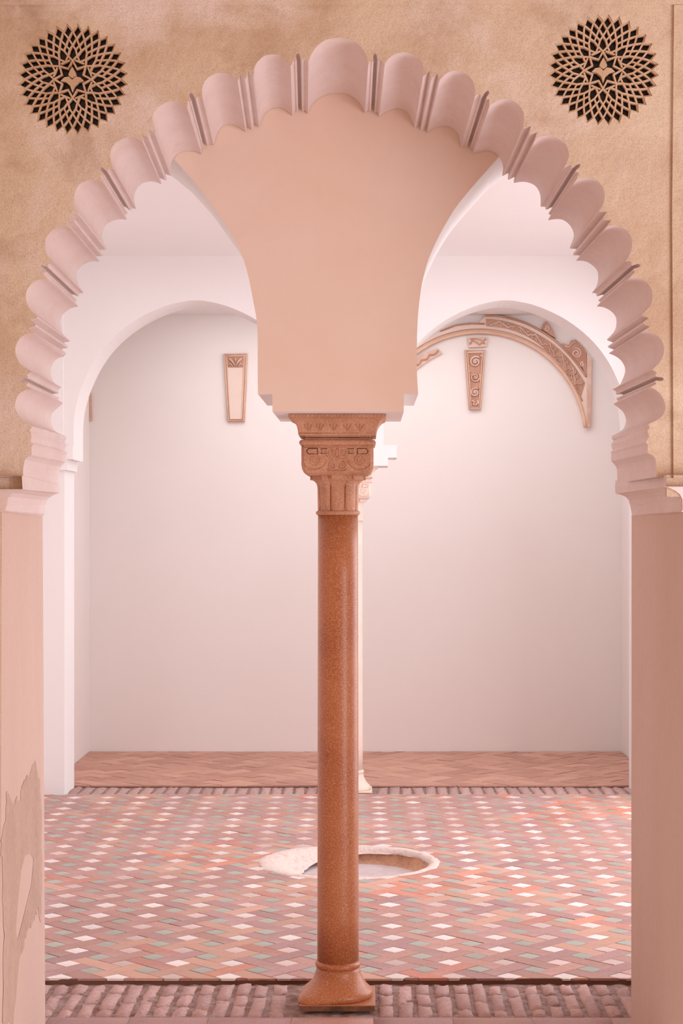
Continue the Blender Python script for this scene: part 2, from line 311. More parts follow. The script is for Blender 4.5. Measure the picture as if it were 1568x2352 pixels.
for pl in ([(81,1745),(90,1790),(95,1860),(96,2050),(93,2120),(86,2090),(78,2110),(60,2150),(45,2200),(30,2352),(5,2352),(8,2150),(5,2000),(2,1930),(12,1880),(15,1810),(30,1850),(38,1830),(45,1840),(52,1800),(56,1787),(64,1785)],):
    P_ = [jamb_pt(*p) for p in pl]; rr_ = random.Random(3); Q = []
    for p, q in zip(P_, P_[1:]+P_[:1]):
        for t in range(5): v = p.lerp(q, t/5); dy = rr_.uniform(-.010,.010); Q.append(Vector((v.x+.065*dy, v.y+dy, v.z+rr_.uniform(-.010,.010))))
    hole = [(58,1965),(70,1960),(77,1975),(72,2030),(60,2080),(48,2130),(40,2160),(36,2140),(42,2060),(48,2000)]
    H = [jamb_pt(*p) for p in hole]
    tri = tessellate_polygon([[Vector((v.y, v.z, 0)) for v in Q], [Vector((v.y, v.z, 0)) for v in H]])
    mk('bare_patch', Q+H, [tuple(t) for t in tri], M_patch, wf, fix=False)
t1 = MB(); zt = W(0,13,D0).z; t1.poly([(-2.7,zt),(-1.5,zt+.001),(-.4,zt-.001),(.6,zt+.001),(2.7,zt+.002),(2.7,3.62),(-2.7,3.62)], D0-.010, D0)
tag(t1.build('trim_1', M_front), 'raised plaster border across the top of the mottled wall', 'trim', kind='structure')
x1 = W(1545,0,D0).x; t2 = MB(); t2.poly([(x1,W(0,1098,D0).z),(x1-.004,2.6),(x1+.002,zt),(2.7,zt),(2.7,W(0,1098,D0).z)], D0-.009, D0)
tag(t2.build('trim_2', M_front), 'raised plaster border down the right side of the mottled wall', 'trim', kind='structure')

# ------------------------------------------------------------------ rosettes
def rosette(cx, cy, R, label):
    c = W(cx, cy, D0); root = tag(empty('lattice_rosette', (c.x, D0, c.z)), label, 'lattice', 'round lattice vents above the arch')
    k = R/772.9
    def P(r, a): q = math.radians(a); return (c.x+k*r*math.cos(q), c.z+k*r*math.sin(q))
    mb = MB(); st = 11.25
    def bar(p, q, w=.0026, y0=.004, y1=.02):
        (x0, z0), (x1, z1) = p, q; d = Vector((x1-x0, z1-z0)); L_ = d.length; d.normalize(); n = Vector((-d.y, d.x))*w; e = d*w*.6
        q_ = random.uniform(0, .0012); y0 += q_; y1 += q_
        pts = [(x0-e.x+n.x, z0-e.y+n.y), (x1+e.x+n.x, z1+e.y+n.y), (x1+e.x-n.x, z1+e.y-n.y), (x0-e.x-n.x, z0-e.y-n.y)]
        mb.add([(x, D0+y0, z) for x, z in pts]+[(x, D0+y1, z) for x, z in pts], [(0,1,2,3),(0,4,5,1),(1,5,6,2),(2,6,7,3),(3,7,4,0)])
    for i in range(32):
        a0, a1, am = i*st, (i+1)*st, (i+.5)*st
        bar(P(.985,am), P(.865,a0)); bar(P(.985,am), P(.865,a1))
        bar(P(.865,a0), P(.735,a0-st/2)); bar(P(.865,a0), P(.735,a0+st/2))
        bar(P(.735,am), P(.615,a0)); bar(P(.735,am), P(.615,a1))
        if i % 2 == 0:
            for s in (-1, 1):
                bar(P(.615,a0), P(.535,a0+s*st*.52)); bar(P(.535,a0+s*st*.52), P(.43,a0+s*st)); bar(P(.43,a0+s*st), P(.335,a0), .0026)
        else:
            for s in (-1, 1):
                bar(P(.615,a0), P(.565,a0+s*st*.30), .0023); bar(P(.565,a0+s*st*.30), P(.535,a0+s*st*.48), .0023)
    for i in range(8):
        a = i*45
        bar(P(.335,a), P(.205,a+22.5)); bar(P(.335,a), P(.205,a-22.5)); bar(P(.335,a+22.5), P(.335,a+22.5))
        bar(P(.335,a+22.5), P(.345,a+9), .0025); bar(P(.335,a+22.5), P(.345,a+36), .0025)
    mb.build('lattice', M_lat, root, fix=False)
    s = k/650*1.0
    def lily(pts): return [(c.x+k*x/650, c.z-k*y/650) for x, y in pts]
    l = MB(); l.poly(lily([(0,155),(-25,80),(-75,35),(-135,25),(-95,-15),(-40,-25),(0,12),(40,-25),(95,-15),(135,25),(75,35),(25,80)]), D0-.002, D0+.02); l.build('lily_flower', M_lat, root)
    l = MB(); l.poly(lily([(0,-140),(-32,-85),(-45,-45),(-30,-25),(0,-5),(30,-25),(45,-45),(32,-85)]), D0-.002, D0+.02); l.build('lily_bud', M_lat, root)
    v = MB(); pts = star(cx, cy, R*1.02, D0); v.poly([(p.x, p.z) for p in pts], D0+.024, D0+.03); v.build('dark_pane', M_black, root)
    adopt(root)
rosette(*ROS[0], 'round plaster lattice with dark openings, left of the arch top')
rosette(*ROS[1], 'round plaster lattice with dark openings, right of the arch top')

# ------------------------------------------------------------------ middle wall with two steep arches (front face is the salmon spandrel)
DM0, DM1 = 5.884, 6.44
XC = -.105
lft = [(592,905),(591.5,840),(591.5,770),(589,735),(582,695),(565,615),(540,552),(500,490),(450,422),(400,367)]
rgt = [(1144,362),(1084,430),(1044,480),(1009,540),(984,595),(969,650),(961,710),(957.5,770),(957,850),(960,905)]
apexL, apexR = XZ(300,285,DM0), XZ(1246,285,DM0)
def mirror(pts, xm): return [(2*xm-x, z) for x, z in pts][::-1]
Lx = [XZ(*p, DM0) for p in lft]; Rx = [XZ(*p, DM0) for p in rgt]
smL = [(v.x, v.y) for v in cr([Vector(p+(0,)) for p in Lx], 3)]; smR = [(v.x, v.y) for v in cr([Vector(p+(0,)) for p in Rx], 3)]
zs = smL[0][1]; zb = 1.65+270/688.8
pts = [(-2.7,-.02),(-2.7,3.6),(2.7,3.6),(2.7,-.02),(1.10,-.02),(1.10,zs)]
ro = mirror(smR, apexR[0])            # right opening outer side, from apex down... reversed below
pts += [(x, z) for x, z in ro[::-1]][0:0]
ro = [(2*apexR[0]-x, z) for x, z in smR]      # from near apex to springing on the outer side
pts = [(-2.7,-.02),(-2.7,3.6),(2.7,3.6),(2.7,-.02),(ro[-1][0]+.03,-.02),(ro[-1][0]+.03,zb),(ro[-1][0],zs)] + ro[::-1][1:] + [apexR] + smR
xl, xr = XZ(625.3,0,DM0)[0], XZ(927,0,DM0)[0]
pts += [(xr,zs),(xr,zb),(xl,zb),(xl,zs)] + smL + [apexL]
lo = [(2*apexL[0]-x, z) for x, z in smL[::-1]]
pts += lo[:-1] + [(lo[-1][0],zs),(lo[-1][0]-.03,zb),(lo[-1][0]-.03,-.02)]
cl = [pts[0]]
for p in pts[1:]:
    if abs(p[0]-cl[-1][0])+abs(p[1]-cl[-1][1]) > 1e-4: cl.append(p)
mb = MB(); mb.poly(cl, DM0, DM1)
wm = mb.build('wall_middle', [M_mid, M_room])
for p in wm.data.polygons: p.material_index = 0 if p.normal.y < -.9 or (p.center.z > 2.9 and abs(p.normal.y) > .9) else 1  # sides and soffits: paler plaster, the room's light put into its colour
tag(wm, 'smooth salmon plaster wall flaring up from the front column between two steep arches', 'wall', kind='structure')

# ------------------------------------------------------------------ rear arcade wall
DR0, DR1 = 10.86, 11.22
oL = [(169,1056),(169,1010),(169.8,966),(176,926),(191,880),(218.8,825),(258.6,776),(313.6,733.5),(375,704.4),(423.8,692),(450,689.5)]
hL = [(v.x, v.y) for v in cr([Vector(XZ(*p, DR0)+(0,)) for p in oL], 4)]
xm = XZ(450,0,DR0)[0]; full = hL + [(2*xm-x, z) for x, z in hL[::-1][1:]]           # left arch, left foot to right foot
right = [(2*XC-x, z) for x, z in full[::-1]]                                          # right arch, left foot to right foot
z1, z2, z3 = 2.039, 2.09, 2.167
def cut(p, z): return [q for q in p if q[1] > z+.002]
stem = -XC+full[-1][0]
xS = full[-1][0]
A = [(x, z) for x, z in full]
while A[-1][1] < z3: A.pop()
Bq = [(2*XC-x, z) for x, z in A[::-1]]
xp = -1.869
pts = [(-2.3,0),(-2.3,3.42),(2.1,3.42),(2.1,0),(2*XC-xp,0),(2*XC-xp,2.079)] + Bq[::-1] + [(2*XC-xS,z3),(XC+.282,z3),(XC+.282,z2),(XC+.228,z2),(XC+.228,z1),(XC-.228,z1),(XC-.228,z2),(XC-.282,z2),(XC-.282,z3),(xS,z3)] + A[::-1] + [(xp,2.079),(xp,0)]
mb = MB(); mb.poly(pts, DR0, DR1)
wr = tag(mb.build('wall_rear', M_room), 'bright pale plaster arcade wall with two round arches behind the tiled room', 'wall', kind='structure')
for sx in (-1, 1):
    def X(x): return x if sx < 0 else 2*XC-x
    for nm, xa, xb, za, zc, y0 in (('impost', -2.2, -1.850, 2.012, 2.079, DR0-.02), ('corbel_block', -1.90, -1.812, 2.079, 2.165, DR0-.03), ('pilaster', -2.2, -1.874, 2.165, 3.34, DR0-.02)):
        m_ = MB(); a_, b_ = sorted((X(xa), X(xb))); m_.box(a_, b_, y0, DR1 if nm == 'impost' else DR0+.02, za, zc); m_.build(nm, M_room, wr)

# ------------------------------------------------------------------ room shell
mb = MB(); mb.box(-2.4, 2.2, 12.98, 13.1, -.02, 3.5)
wb = tag(mb.build('wall_back', M_wallb), 'blank pinkish plaster wall at the very back', 'wall', kind='structure')
mb = MB(); mb.box(-2.15, -2.05, DM1, 12.98, -.02, 3.5)
tag(mb.build('wall_left', M_wallb), 'narrow strip of plaster wall at the left end of the back gallery', 'wall', kind='structure')
mb = MB(); x0, x1 = 1.865, 1.97
mb.box(x0, x1, DM1, 6.55, -.02, 3.5); mb.box(x0, x1, 10.5, 12.98, -.02, 3.5); mb.box(x0, x1, 6.55, 10.5, 2.95, 3.5)
tag(mb.build('wall_right', M_wallb), 'plaster wall at the right end of the back gallery, opening to the court', 'wall', kind='structure')
mb = MB(); mb.box(-2.4, 2.2, 5.9, DR0, 3.331, 3.5)
tag(mb.build('ceiling', M_room), 'flat pale ceiling over the tiled room', 'ceiling', kind='structure')
mb = MB(); mb.box(-2.4, 2.2, DR1, 13.05, 3.225, 3.4)
tag(mb.build('ceiling', M_room), 'low pale ceiling of the back gallery, above the carved stucco arch', 'ceiling', kind='structure')

# ------------------------------------------------------------------ columns
def column(D, label, ms, mc, md):
    cx, cy = XC, D; root = tag(empty('column', (cx, cy, 0)), label, 'column')
    b = MB(); b.loft([(.126,.0005),(.130,.004),(.130,.019),(.128,.021)], cx, cy, .004); b.build('plinth', ms, root)
    b = MB(); b.box(cx-.128, cx+.128, cy-.1315, cy-.12, .0005, .018); b.build('plinth_edge', md, root)
    def rf(q, r, z):
        if z > .105: return r
        d = max(0, math.cos(q-math.radians(222)))**9 + .45*max(0, math.cos(q-math.radians(138)))**9
        t = max(0, (.095-z)/.075); return r+d*.055*t**1.3+.0015*noise.noise(Vector((q*2, z*30, D)))
    b = MB(); b.lathe([(.112,.019),(.118,.024),(.121,.032),(.121,.040),(.115,.048),(.104,.058),(.094,.070),(.087,.082),(.081,.096),(.077,.110),(.0745,.122)], cx, cy, 48, rf); b.build('base_bell', ms, root, True)
    def ring(name, z, R, t, m):
        b = MB(); b.lathe([(R-t*1.2+t*math.cos(a)*1.0+t*.2, z+t*.9*math.sin(a)) for a in [(-90+180*i/8)*PI/180 for i in range(9)]], cx, cy, 48); b.build(name, m, root, True)
    ring('base_ring', .133, .080, .0155, ms)
    b = MB(); b.lathe([(.0722,.14),(.0722,.3),(.0718,.6),(.0713,.9),(.0708,1.2),(.0704,1.5),(.0700,1.70)], cx, cy, 56, lambda q, r, z: r+.0006*noise.noise(Vector((math.cos(q)*2, math.sin(q)*2, z*2.5)))); b.build('shaft', ms, root, True)
    ring('astragal', 1.706, .0775, .009, mc)
    # fluted basket
    b = MB(); prof = [(.070,1.712),(.071,1.74),(.0715,1.77),(.072,1.795),(.075,1.807),(.081,1.815),(.090,1.820),(.0925,1.823),(.0925,1.838)]
    def fl(q, r, z):
        g = abs(math.sin(4*q+PI/2))                       # eight broad leaves
        cut_ = .007*(1-g)**2*(1 if z < 1.82 else .9); mid = .004*max(0, 1-abs(((4*q/PI) % 1)-.5)*18)*(1 if 1.725 < z < 1.80 else 0)
        return r-cut_-mid
    b.lathe(prof, cx, cy, 144, fl); b.build('fluted_basket', mc, root)
    for kk in range(8):
        q = kk*PI/4+PI/8-PI/8; n = (math.cos(q), math.sin(q)); b = MB()
        pr = [(.006,1.8215),(.0085,1.826),(.009,1.834),(.008,1.839)]
        t = (-n[1], n[0]); rr = .083; vs_ = []
        for h, z in ((.013,1.8205),(.015,1.824),(.015,1.836),(.014,1.84)):
            for u, v in ((-1,-1),(1,-1),(1,1),(-1,1)):
                vs_.append((cx+n[0]*(rr+v*.0135)+t[0]*u*h*1.35, cy+n[1]*(rr+v*.0135)+t[1]*u*h*1.35, z))
        b.add(vs_, [(4*i+a, 4*i+(a+1)%4, 4*i+4+(a+1)%4, 4*i+4+a) for i in range(3) for a in range(4)]+[(3,2,1,0),(12,13,14,15)]); b.build('leaf_tip', mc, root)
    # carved block
    b = MB(); b.loft([(.088,1.834),(.104,1.836),(.115,1.843),(.1215,1.856),(.1237,1.872),(.1237,1.932),(.121,1.938)], cx, cy, .010); blk = b.build('capital_block', mc, root)
    b = MB(); b.loft([(.122,1.936),(.1285,1.939),(.1315,1.946),(.1285,1.953),(.122,1.956)], cx, cy, .010); b.build('torus_band', mc, root)
    b = MB(); b.loft([(.117,1.955),(.117,1.971)], cx, cy, .008); b.build('neck', mc, root)
    b = MB(); b.loft([(.112,1.9600),(.119,1.9615),(.119,1.9645),(.112,1.966)], cx, cy, .008); b.build('neck_fillet', md, root)
    # abacus, concave flare
    b = MB(); b.loft([(.132,1.9695),(.1335,1.974),(.134,1.980),(.1355,1.991),(.139,2.003),(.1455,2.015),(.154,2.025),(.163,2.030),(.1665,2.0315),(.1665,2.0405)], cx, cy, .004); ab = b.build('abacus', mc, root)
    # carving on the visible face
    y = cy-.1237
    def carve(name, m, parent, fn):
        c = MB(); fn(c); return c.build(name, m, parent, True, False)
    def P2(u, v, yy=y): return (cx+u, yy, v)
    def spiral(c, u, v, r0, turns, s, r=.0019, start=0, yy=y):
        n = int(turns*12); pts_ = []
        for i in range(n+1):
            a = start+s*2*PI*turns*i/n; rr = r0*(1-.85*i/n); pts_.append(P2(u+rr*math.cos(a), v+rr*math.sin(a), yy))
        c.tube(pts_, r, 5)
    def volutes(c):
        for s in (-1, 1):
            spiral(c, s*.079, 1.886, .0215, 2.0, s, .0021, PI/2)
            c.tube([P2(s*x, z) for x, z in ((.113,1.875),(.108,1.862),(.09,1.853),(.07,1.852),(.053,1.860),(.042,1.872),(.035,1.884))], .0018, 5)
            spiral(c, s*.016, 1.866, .0155, 1.4, -s, .0022, PI/2 if s > 0 else PI/2)
            spiral(c, s*.020, 1.912, .0125, 1.1, s, .0020, -PI/2)
            c.tube([P2(s*x, z) for x, z in ((.0,1.928),(.006,1.918),(.004,1.906),(.010,1.896),(.020,1.888),(.030,1.893),(.038,1.902))], .0018, 5)
            c.tube([P2(s*x, z) for x, z in ((.033,1.855),(.026,1.848),(.012,1.8465),(0,1.8505))], .0018, 5)
        c.tube([P2(0,1.9),P2(-.004,1.892),P2(0,1.884),P2(.004,1.892),P2(0,1.9)], .0015, 5)
        c.tube([P2(-.122,1.929), P2(.122,1.929)], .0018, 5)
    carve('scroll_carving', mc, blk, volutes)
    for s in (-1, 1):
        c = MB(); ox = [(.066,1.926),(.070,1.927),(.098,1.927),(.103,1.923),(.107,1.918),(.103,1.909),(.098,1.906),(.070,1.906),(.065,1.910),(.068,1.917)]
        c.poly([(cx+s*a, z) for a, z in ox], y-.0008, y+.002); c.build('sunk_panel', md, blk)
        c = MB(); c.poly([(cx+s*(.086+(a-.086)*.84), 1.9162+(z-1.9165)*.74) for a, z in ox], y-.003, y+.002); c.build('cartouche', mc, blk)
        c = MB(); ox = [(.034,1.926),(.058,1.926),(.052,1.917),(.058,1.908),(.036,1.908),(.041,1.917)]
        c.poly([(cx+s*a, z) for a, z in ox], y-.0008, y+.002); c.build('sunk_panel', md, blk)
        c = MB(); c.poly([(cx+s*(.047+(a-.047)*.78), 1.9165+(z-1.917)*.72) for a, z in ox], y-.003, y+.002); c.build('cartouche', mc, blk)
    def aleaf(c):
        for k, u in enumerate((-.098,-.058,-.012,.035,.078)):
            for s in (-1, 0, 1):
                zt_ = 2.011; zb_ = 1.986
                def yy(z): return cy-(.1345 if z < 1.99 else .1345+(z-1.99)*.42)
                c.tube([(cx+u+s*a, yy(z)-.001, z) for a, z in ((0,zb_),(.006,1.993),(.011,2.001),(.013,zt_-abs(s)*.004))], [.0016,.002,.002,.0008], 5)
        for k in range(26):
            u = -.158+k*.0127; c.tube([(cx+u, cy-.1668, 2.0335), (cx+u+.008, cy-.1668, 2.0390)], .0011, 4)
        c.tube([(cx-.130, cy-.1345, 1.977), (cx+.130, cy-.1345, 1.977)], .0014, 4)
    carve('leaf_carving', mc, ab, aleaf)
    adopt(root); return root
column(6.16, 'slender brown stone column in front, standing on the brick threshold under the salmon wall', M_stone, M_stone2, M_stone3)
column(11.04, 'pale sunlit column behind the brown one, carrying the rear arcade', M_pale, M_pale, M_stuccod)

# ------------------------------------------------------------------ stucco fragments on the back wall
DB = 12.978
def wpt(p, dy=0): v = W(p[0], p[1], DB); return (v.x, DB-dy, v.z)
def panelpoly(mb_, pts_, t, t0=0): mb_.poly([XZ(*p, DB) for p in pts_], DB-t, DB-t0)
def spx(c, x, y_, r0, turns, s, start, r=.006, dy=.03):
    n = int(turns*14); c.tube([wpt((x+r0*(1-.8*i/n)*math.cos(start+s*2*PI*turns*i/n), y_-r0*(1-.8*i/n)*math.sin(start+s*2*PI*turns*i/n)), dy) for i in range(n+1)], r, 5)
def frame(c, pts_, r=.005, dy=.03): c.tube([wpt(p, dy) for p in pts_+[pts_[0]]], r, 5)
def fragment(name, label, cat='stucco'):
    return tag(empty(name, wpt((1090,870))), label, cat)
# right panel
r_ = empty('stucco_plaque', wpt((1091,941))); tag(r_, 'tapering carved stucco panel with three scrolls, hung under the stucco arch on the back wall', 'plaque')
m_ = MB(); panelpoly(m_, [(1066,804),(1114,803),(1104,941),(1076,941)], .022); m_.build('slab', M_stucco, r_)
m_ = MB(); panelpoly(m_, [(1073,813),(1107,812),(1099,934),(1081,934)], .024); m_.build('sunk_ground', M_stuccod, r_)
m_ = MB(); frame(m_, [(1068,806),(1112,805),(1102,939),(1078,939)]); frame(m_, [(1073,812),(1107,811),(1099,934),(1081,934)], .0045); m_.build('frame', M_stuccop, r_, True)
for (cx_, cy_, rr, s) in ((1091,832,13,1),(1090,867,12,-1),(1090,902,10.5,1)):
    m_ = MB(); spx(m_, cx_, cy_, rr, 1.6, s, .8, .0075); m_.tube([wpt((cx_+s*rr*.9, cy_-rr*.9), .03), wpt((cx_+s*rr*1.05, cy_-rr*1.25), .03)], .005, 5); m_.tube([wpt((cx_-3,cy_-3),.03),wpt((cx_+2,cy_),.035),wpt((cx_-1,cy_+4),.03)], .008, 5); m_.build('scroll', M_stucco, r_, True)
m_ = MB(); m_.tube([wpt(p,.03) for p in ((1083,920),(1088,924),(1086,930),(1092,931),(1097,926),(1096,920))], .006, 5); m_.build('scroll', M_stucco, r_, True); adopt(r_)
# small carved block above it
r_ = empty('stucco_block', wpt((1094,800))); tag(r_, 'small square carved stucco block between the stucco arch and the scroll panel', 'plaster block')
m_ = MB(); panelpoly(m_, [(1073,776),(1119,775),(1117,797),(1076,799)], .022); m_.build('slab', M_stucco, r_)
m_ = MB(); m_.tube([wpt(p,.025) for p in ((1078,792),(1084,783),(1093,787),(1100,793),(1108,786),(1115,779))], .006, 5); m_.tube([wpt(p,.025) for p in ((1080,780),(1092,779),(1104,782),(1112,791))], .005, 5); m_.build('leaf_scroll', M_stuccod, r_, True); adopt(r_)
# left panel
r_ = empty('stucco_plaque', wpt((540,969))); tag(r_, 'tapering framed stucco panel with leaves only at its top, left of the salmon wall', 'plaque')
LP_ = [(514,813),(568.5,811.5),(562,969),(523,969)]
m_ = MB(); panelpoly(m_, LP_, .02); m_.build('slab', M_stucco, r_)
m_ = MB(); panelpoly(m_, [(521,845),(560,845),(556,963),(528,963)], .023); m_.build('plain_field', M_splain, r_)
m_ = MB(); frame(m_, [(516,815),(566.5,814),(560,967),(525,967)], .005, .024); frame(m_, [(521,820),(561,819),(556,963),(528.5,963)], .0055, .024); m_.build('frame', M_stuccop, r_, True)
m_ = MB(); panelpoly(m_, [(521,820),(561,819),(560,846),(522,846)], .022); m_.build('sunk_ground', M_stuccod, r_)
for s in (-1, 1):
    m_ = MB(); m_.tube([wpt((541+s*a, b), .028) for a, b in ((1,842),(6,832),(12,826),(17,824))], [.004,.009,.010,.003], 5); m_.tube([wpt((541+s*a, b), .028) for a, b in ((6,844),(11,836),(17,840))], [.004,.009,.003], 5); m_.build('leaf', M_stucco, r_, True)
m_ = MB(); m_.tube([wpt((541,b), .028) for b in (821,827,833)], [.003,.009,.002], 5); m_.build('leaf', M_stucco, r_, True); adopt(r_)
# far left fragment
r_ = empty('stucco_fragment', wpt((203,970))); tag(r_, 'narrow broken stucco strip at the far left of the back wall', 'stucco')
m_ = MB(); panelpoly(m_, [(190,905),(210,903),(211,935),(212,966),(200,969),(190,968)], .02); m_.build('slab', M_stucco, r_); adopt(r_)
# left carved fragment of the right lunette
r_ = empty('stucco_fragment', wpt((980,830))); tag(r_, 'small carved stucco strip slanting beside the salmon wall, left of the stucco arch', 'stucco')
m_ = MB(); panelpoly(m_, [(940,835),(975,812),(1005,800),(1015,812),(985,828),(955,850),(940,858)], .02); m_.build('slab', M_stucco, r_)
m_ = MB(); m_.tube([wpt(p,.024) for p in ((950,840),(962,838),(968,828),(980,826),(986,816),(998,815),(1006,806))], .006, 5); m_.build('leaf_scroll', M_stuccod, r_, True); adopt(r_)
# stucco arch
r_ = empty('stucco_arch', wpt((1345,985))); tag(r_, 'broken carved stucco arch band curving across the back wall, seen through the right arch', 'arch')
def arcp(r, a, cx_=1100, cy_=1008): return (cx_+r*math.cos(math.radians(a)), cy_-r*math.sin(math.radians(a)))
inner = [arcp(243, a) for a in range(7, 132, 4)]
outer_ = [(1354,980),(1353,930),(1350,880),(1340,850),(1318,826),(1298,805),(1262,773),(1235,755),(1207,742),(1180,732),(1150,727),(1114,725),(1098,745),(1080,747),(1047,749),(1010,762),(975,783),(940,806)]
m_ = MB()
io = resample([Vector((*p,0)) for p in inner], 40); oo = resample([Vector((*p,0)) for p in outer_], 40)
vv = [wpt(p, .03) for p in io]+[wpt(p, .03) for p in oo]+[wpt(p, 0) for p in io]+[wpt(p, 0) for p in oo]
m_.add(vv, [(i,i+1,41+i,40+i) for i in range(39)]+[(i,i+1,81+i,80+i) for i in range(39)]+[(40+i,41+i,121+i,120+i) for i in range(39)]+[(0,40,120,80),(39,79,159,119)])
m_.build('band', M_splain, r_)
m_ = MB(); m_.tube([wpt(arcp(244, a), .03) for a in range(6, 134, 3)], .013, 6); m_.build('inner_moulding', M_stuccop, r_, True)
m_ = MB(); m_.tube([wpt(arcp(251, a), .03) for a in range(20, 132, 3)], .005, 6); m_.build('inner_fillet', M_stuccod, r_, True)
m_ = MB(); m_.tube([wpt(p, .03) for p in cr([Vector(p+(0,)) for p in ((1113,726),(1150,728),(1207,744),(1262,775),(1298,807),(1325,838),(1345,866))], 5)], .009, 6); m_.build('outer_moulding', M_stuccod, r_, True)
m_ = MB(); m_.tube([wpt(p, .03) for p in ((1010,762),(1047,748),(1080,744),(1112,745))], .007, 6); m_.build('outer_moulding', M_stuccod, r_, True)
# sunk carved field following the band
m_ = MB(); ci = [Vector((*p,0)) for p in ((1332,915),(1305,872),(1275,830),(1240,795),(1205,772),(1165,757),(1115,750))]; co = [Vector((*p,0)) for p in ((1342,880),(1322,848),(1296,815),(1258,783),(1205,754),(1155,738),(1115,733))]
io = resample(cr(ci), 30); oo = resample(cr(co), 30)
m_.add([wpt(p,.032) for p in io]+[wpt(p,.032) for p in oo], [(i,i+1,31+i,30+i) for i in range(29)]); m_.build('sunk_field', M_stuccod, r_, fix=False)
for k in range(13):
    i0 = int(1+k*2.1); i1 = min(29, i0+2); a, b, c2, d2 = io[i0], oo[i0], io[i1], oo[i1]
    def g(u, v): return a.lerp(c2, u).lerp(b.lerp(d2, u), v)
    m_ = MB(); f_ = k % 2
    m_.tube([wpt(g(u, v if f_ else 1-v), .036) for u, v in ((-.1,.15),(.2,.45),(.55,.5),(.9,.8),(1.2,.75))], [.003,.007,.005,.008,.003], 5)
    m_.tube([wpt(g(u, v if f_ else 1-v), .036) for u, v in ((.25,.85),(.45,.65),(.5,.9))], [.003,.007,.003], 5)
    m_.tube([wpt(g(u, v if f_ else 1-v), .036) for u, v in ((.7,.1),(.9,.4),(1.1,.2))], [.003,.007,.003], 5)
    m_.build('leaf_scroll', M_stucco, r_, True)
# upright strip and corner piece on the right
m_ = MB(); panelpoly(m_, [(1346,812),(1357,824),(1355,980),(1347,982)], .035); m_.build('upright_strip', M_stucco, r_)
m_ = MB(); panelpoly(m_, [(1345,812),(1340,800),(1320,780),(1310,783),(1306,794),(1292,789),(1288,797),(1298,806),(1325,838),(1346,866)], .03); m_.build('corner_piece', M_stuccod, r_)
m_ = MB(); spx(m_, 1322, 812, 12, 1.7, -1, 2.0, .007); spx(m_, 1336, 838, 6, 1.2, 1, 1.0, .006); m_.tube([wpt(p,.034) for p in ((1296,796),(1306,798),(1312,790),(1322,786))], .006, 5); m_.build('corner_scroll', M_stucco, r_, True)
m_ = MB(); panelpoly(m_, [(1243,757),(1246,746),(1253,738),(1262,748),(1268,758),(1275,778),(1262,770)], .03); m_.build('leaf_crest', M_stuccod, r_)
m_ = MB(); spx(m_, 1254, 756, 7, 1.3, -1, 2.0, .006); m_.build('leaf_scroll', M_stucco, r_, True); adopt(r_)

# ------------------------------------------------------------------ tiled floor
BX, BY, BR = -.094, 8.68, .425
YF, YB = 6.425, 10.885
fl = MB(); n = 48; ring_ = [Vector((BX+BR*.97*math.cos(2*PI*k/n), BY+BR*.97*math.sin(2*PI*k/n), 0)) for k in range(n)]
rect = [Vector((-2.06,YF+.006,0)), Vector((1.96,YF+.006,0)), Vector((1.96,YB,0)), Vector((-2.06,YB,0))]
tri = tessellate_polygon([rect, ring_]); allp = rect+ring_; m4 = len(allp)
fl.add([(p.x,p.y,.0095) for p in allp]+[(p.x,p.y,-.05) for p in allp], [tuple(t) for t in tri]+[(i,(i+1)%4,(i+1)%4+m4,i+m4) for i in range(4)]+[(4+i,4+(i+1)%n,4+(i+1)%n+m4,4+i+m4) for i in range(n)])
floor = tag(fl.build('floor', M_bed), 'floor of slanting terracotta bricks with white and green square tiles', 'floor', kind='structure')
a_ = .2055; w_ = a_/(2*math.sqrt(2)); OX, OY = -.7395, 6.863; ROT = math.radians(.6)
def clip(poly, axis, val, keep_gt):
    out = []
    for i in range(len(poly)):
        p, q = poly[i], poly[(i+1)%len(poly)]; ip = (p[axis] > val) == keep_gt; iq = (q[axis] > val) == keep_gt
        if ip: out.append(p)
        if ip != iq: t = (val-p[axis])/(q[axis]-p[axis]); out.append((p[0]+(q[0]-p[0])*t, p[1]+(q[1]-p[1])*t))
    return out
def tile_poly(cx_, cy_, hu, hv, g):
    c = math.sqrt(.5); pts_ = []
    for u, v in ((-1,-1),(1,-1),(1,1),(-1,1)):
        U, V = u*(hu-g), v*(hv-g); pts_.append((cx_+(U+V)*c, cy_+(-U+V)*c))      # u runs right-and-nearer, v right-and-farther
    return pts_
def ctr_rot(x, y): x -= BX; y -= BY; return (BX+x*math.cos(ROT)-y*math.sin(ROT), BY+x*math.sin(ROT)+y*math.cos(ROT))
tiles = {'white_tile': [], 'green_tile': [], 'brick': []}
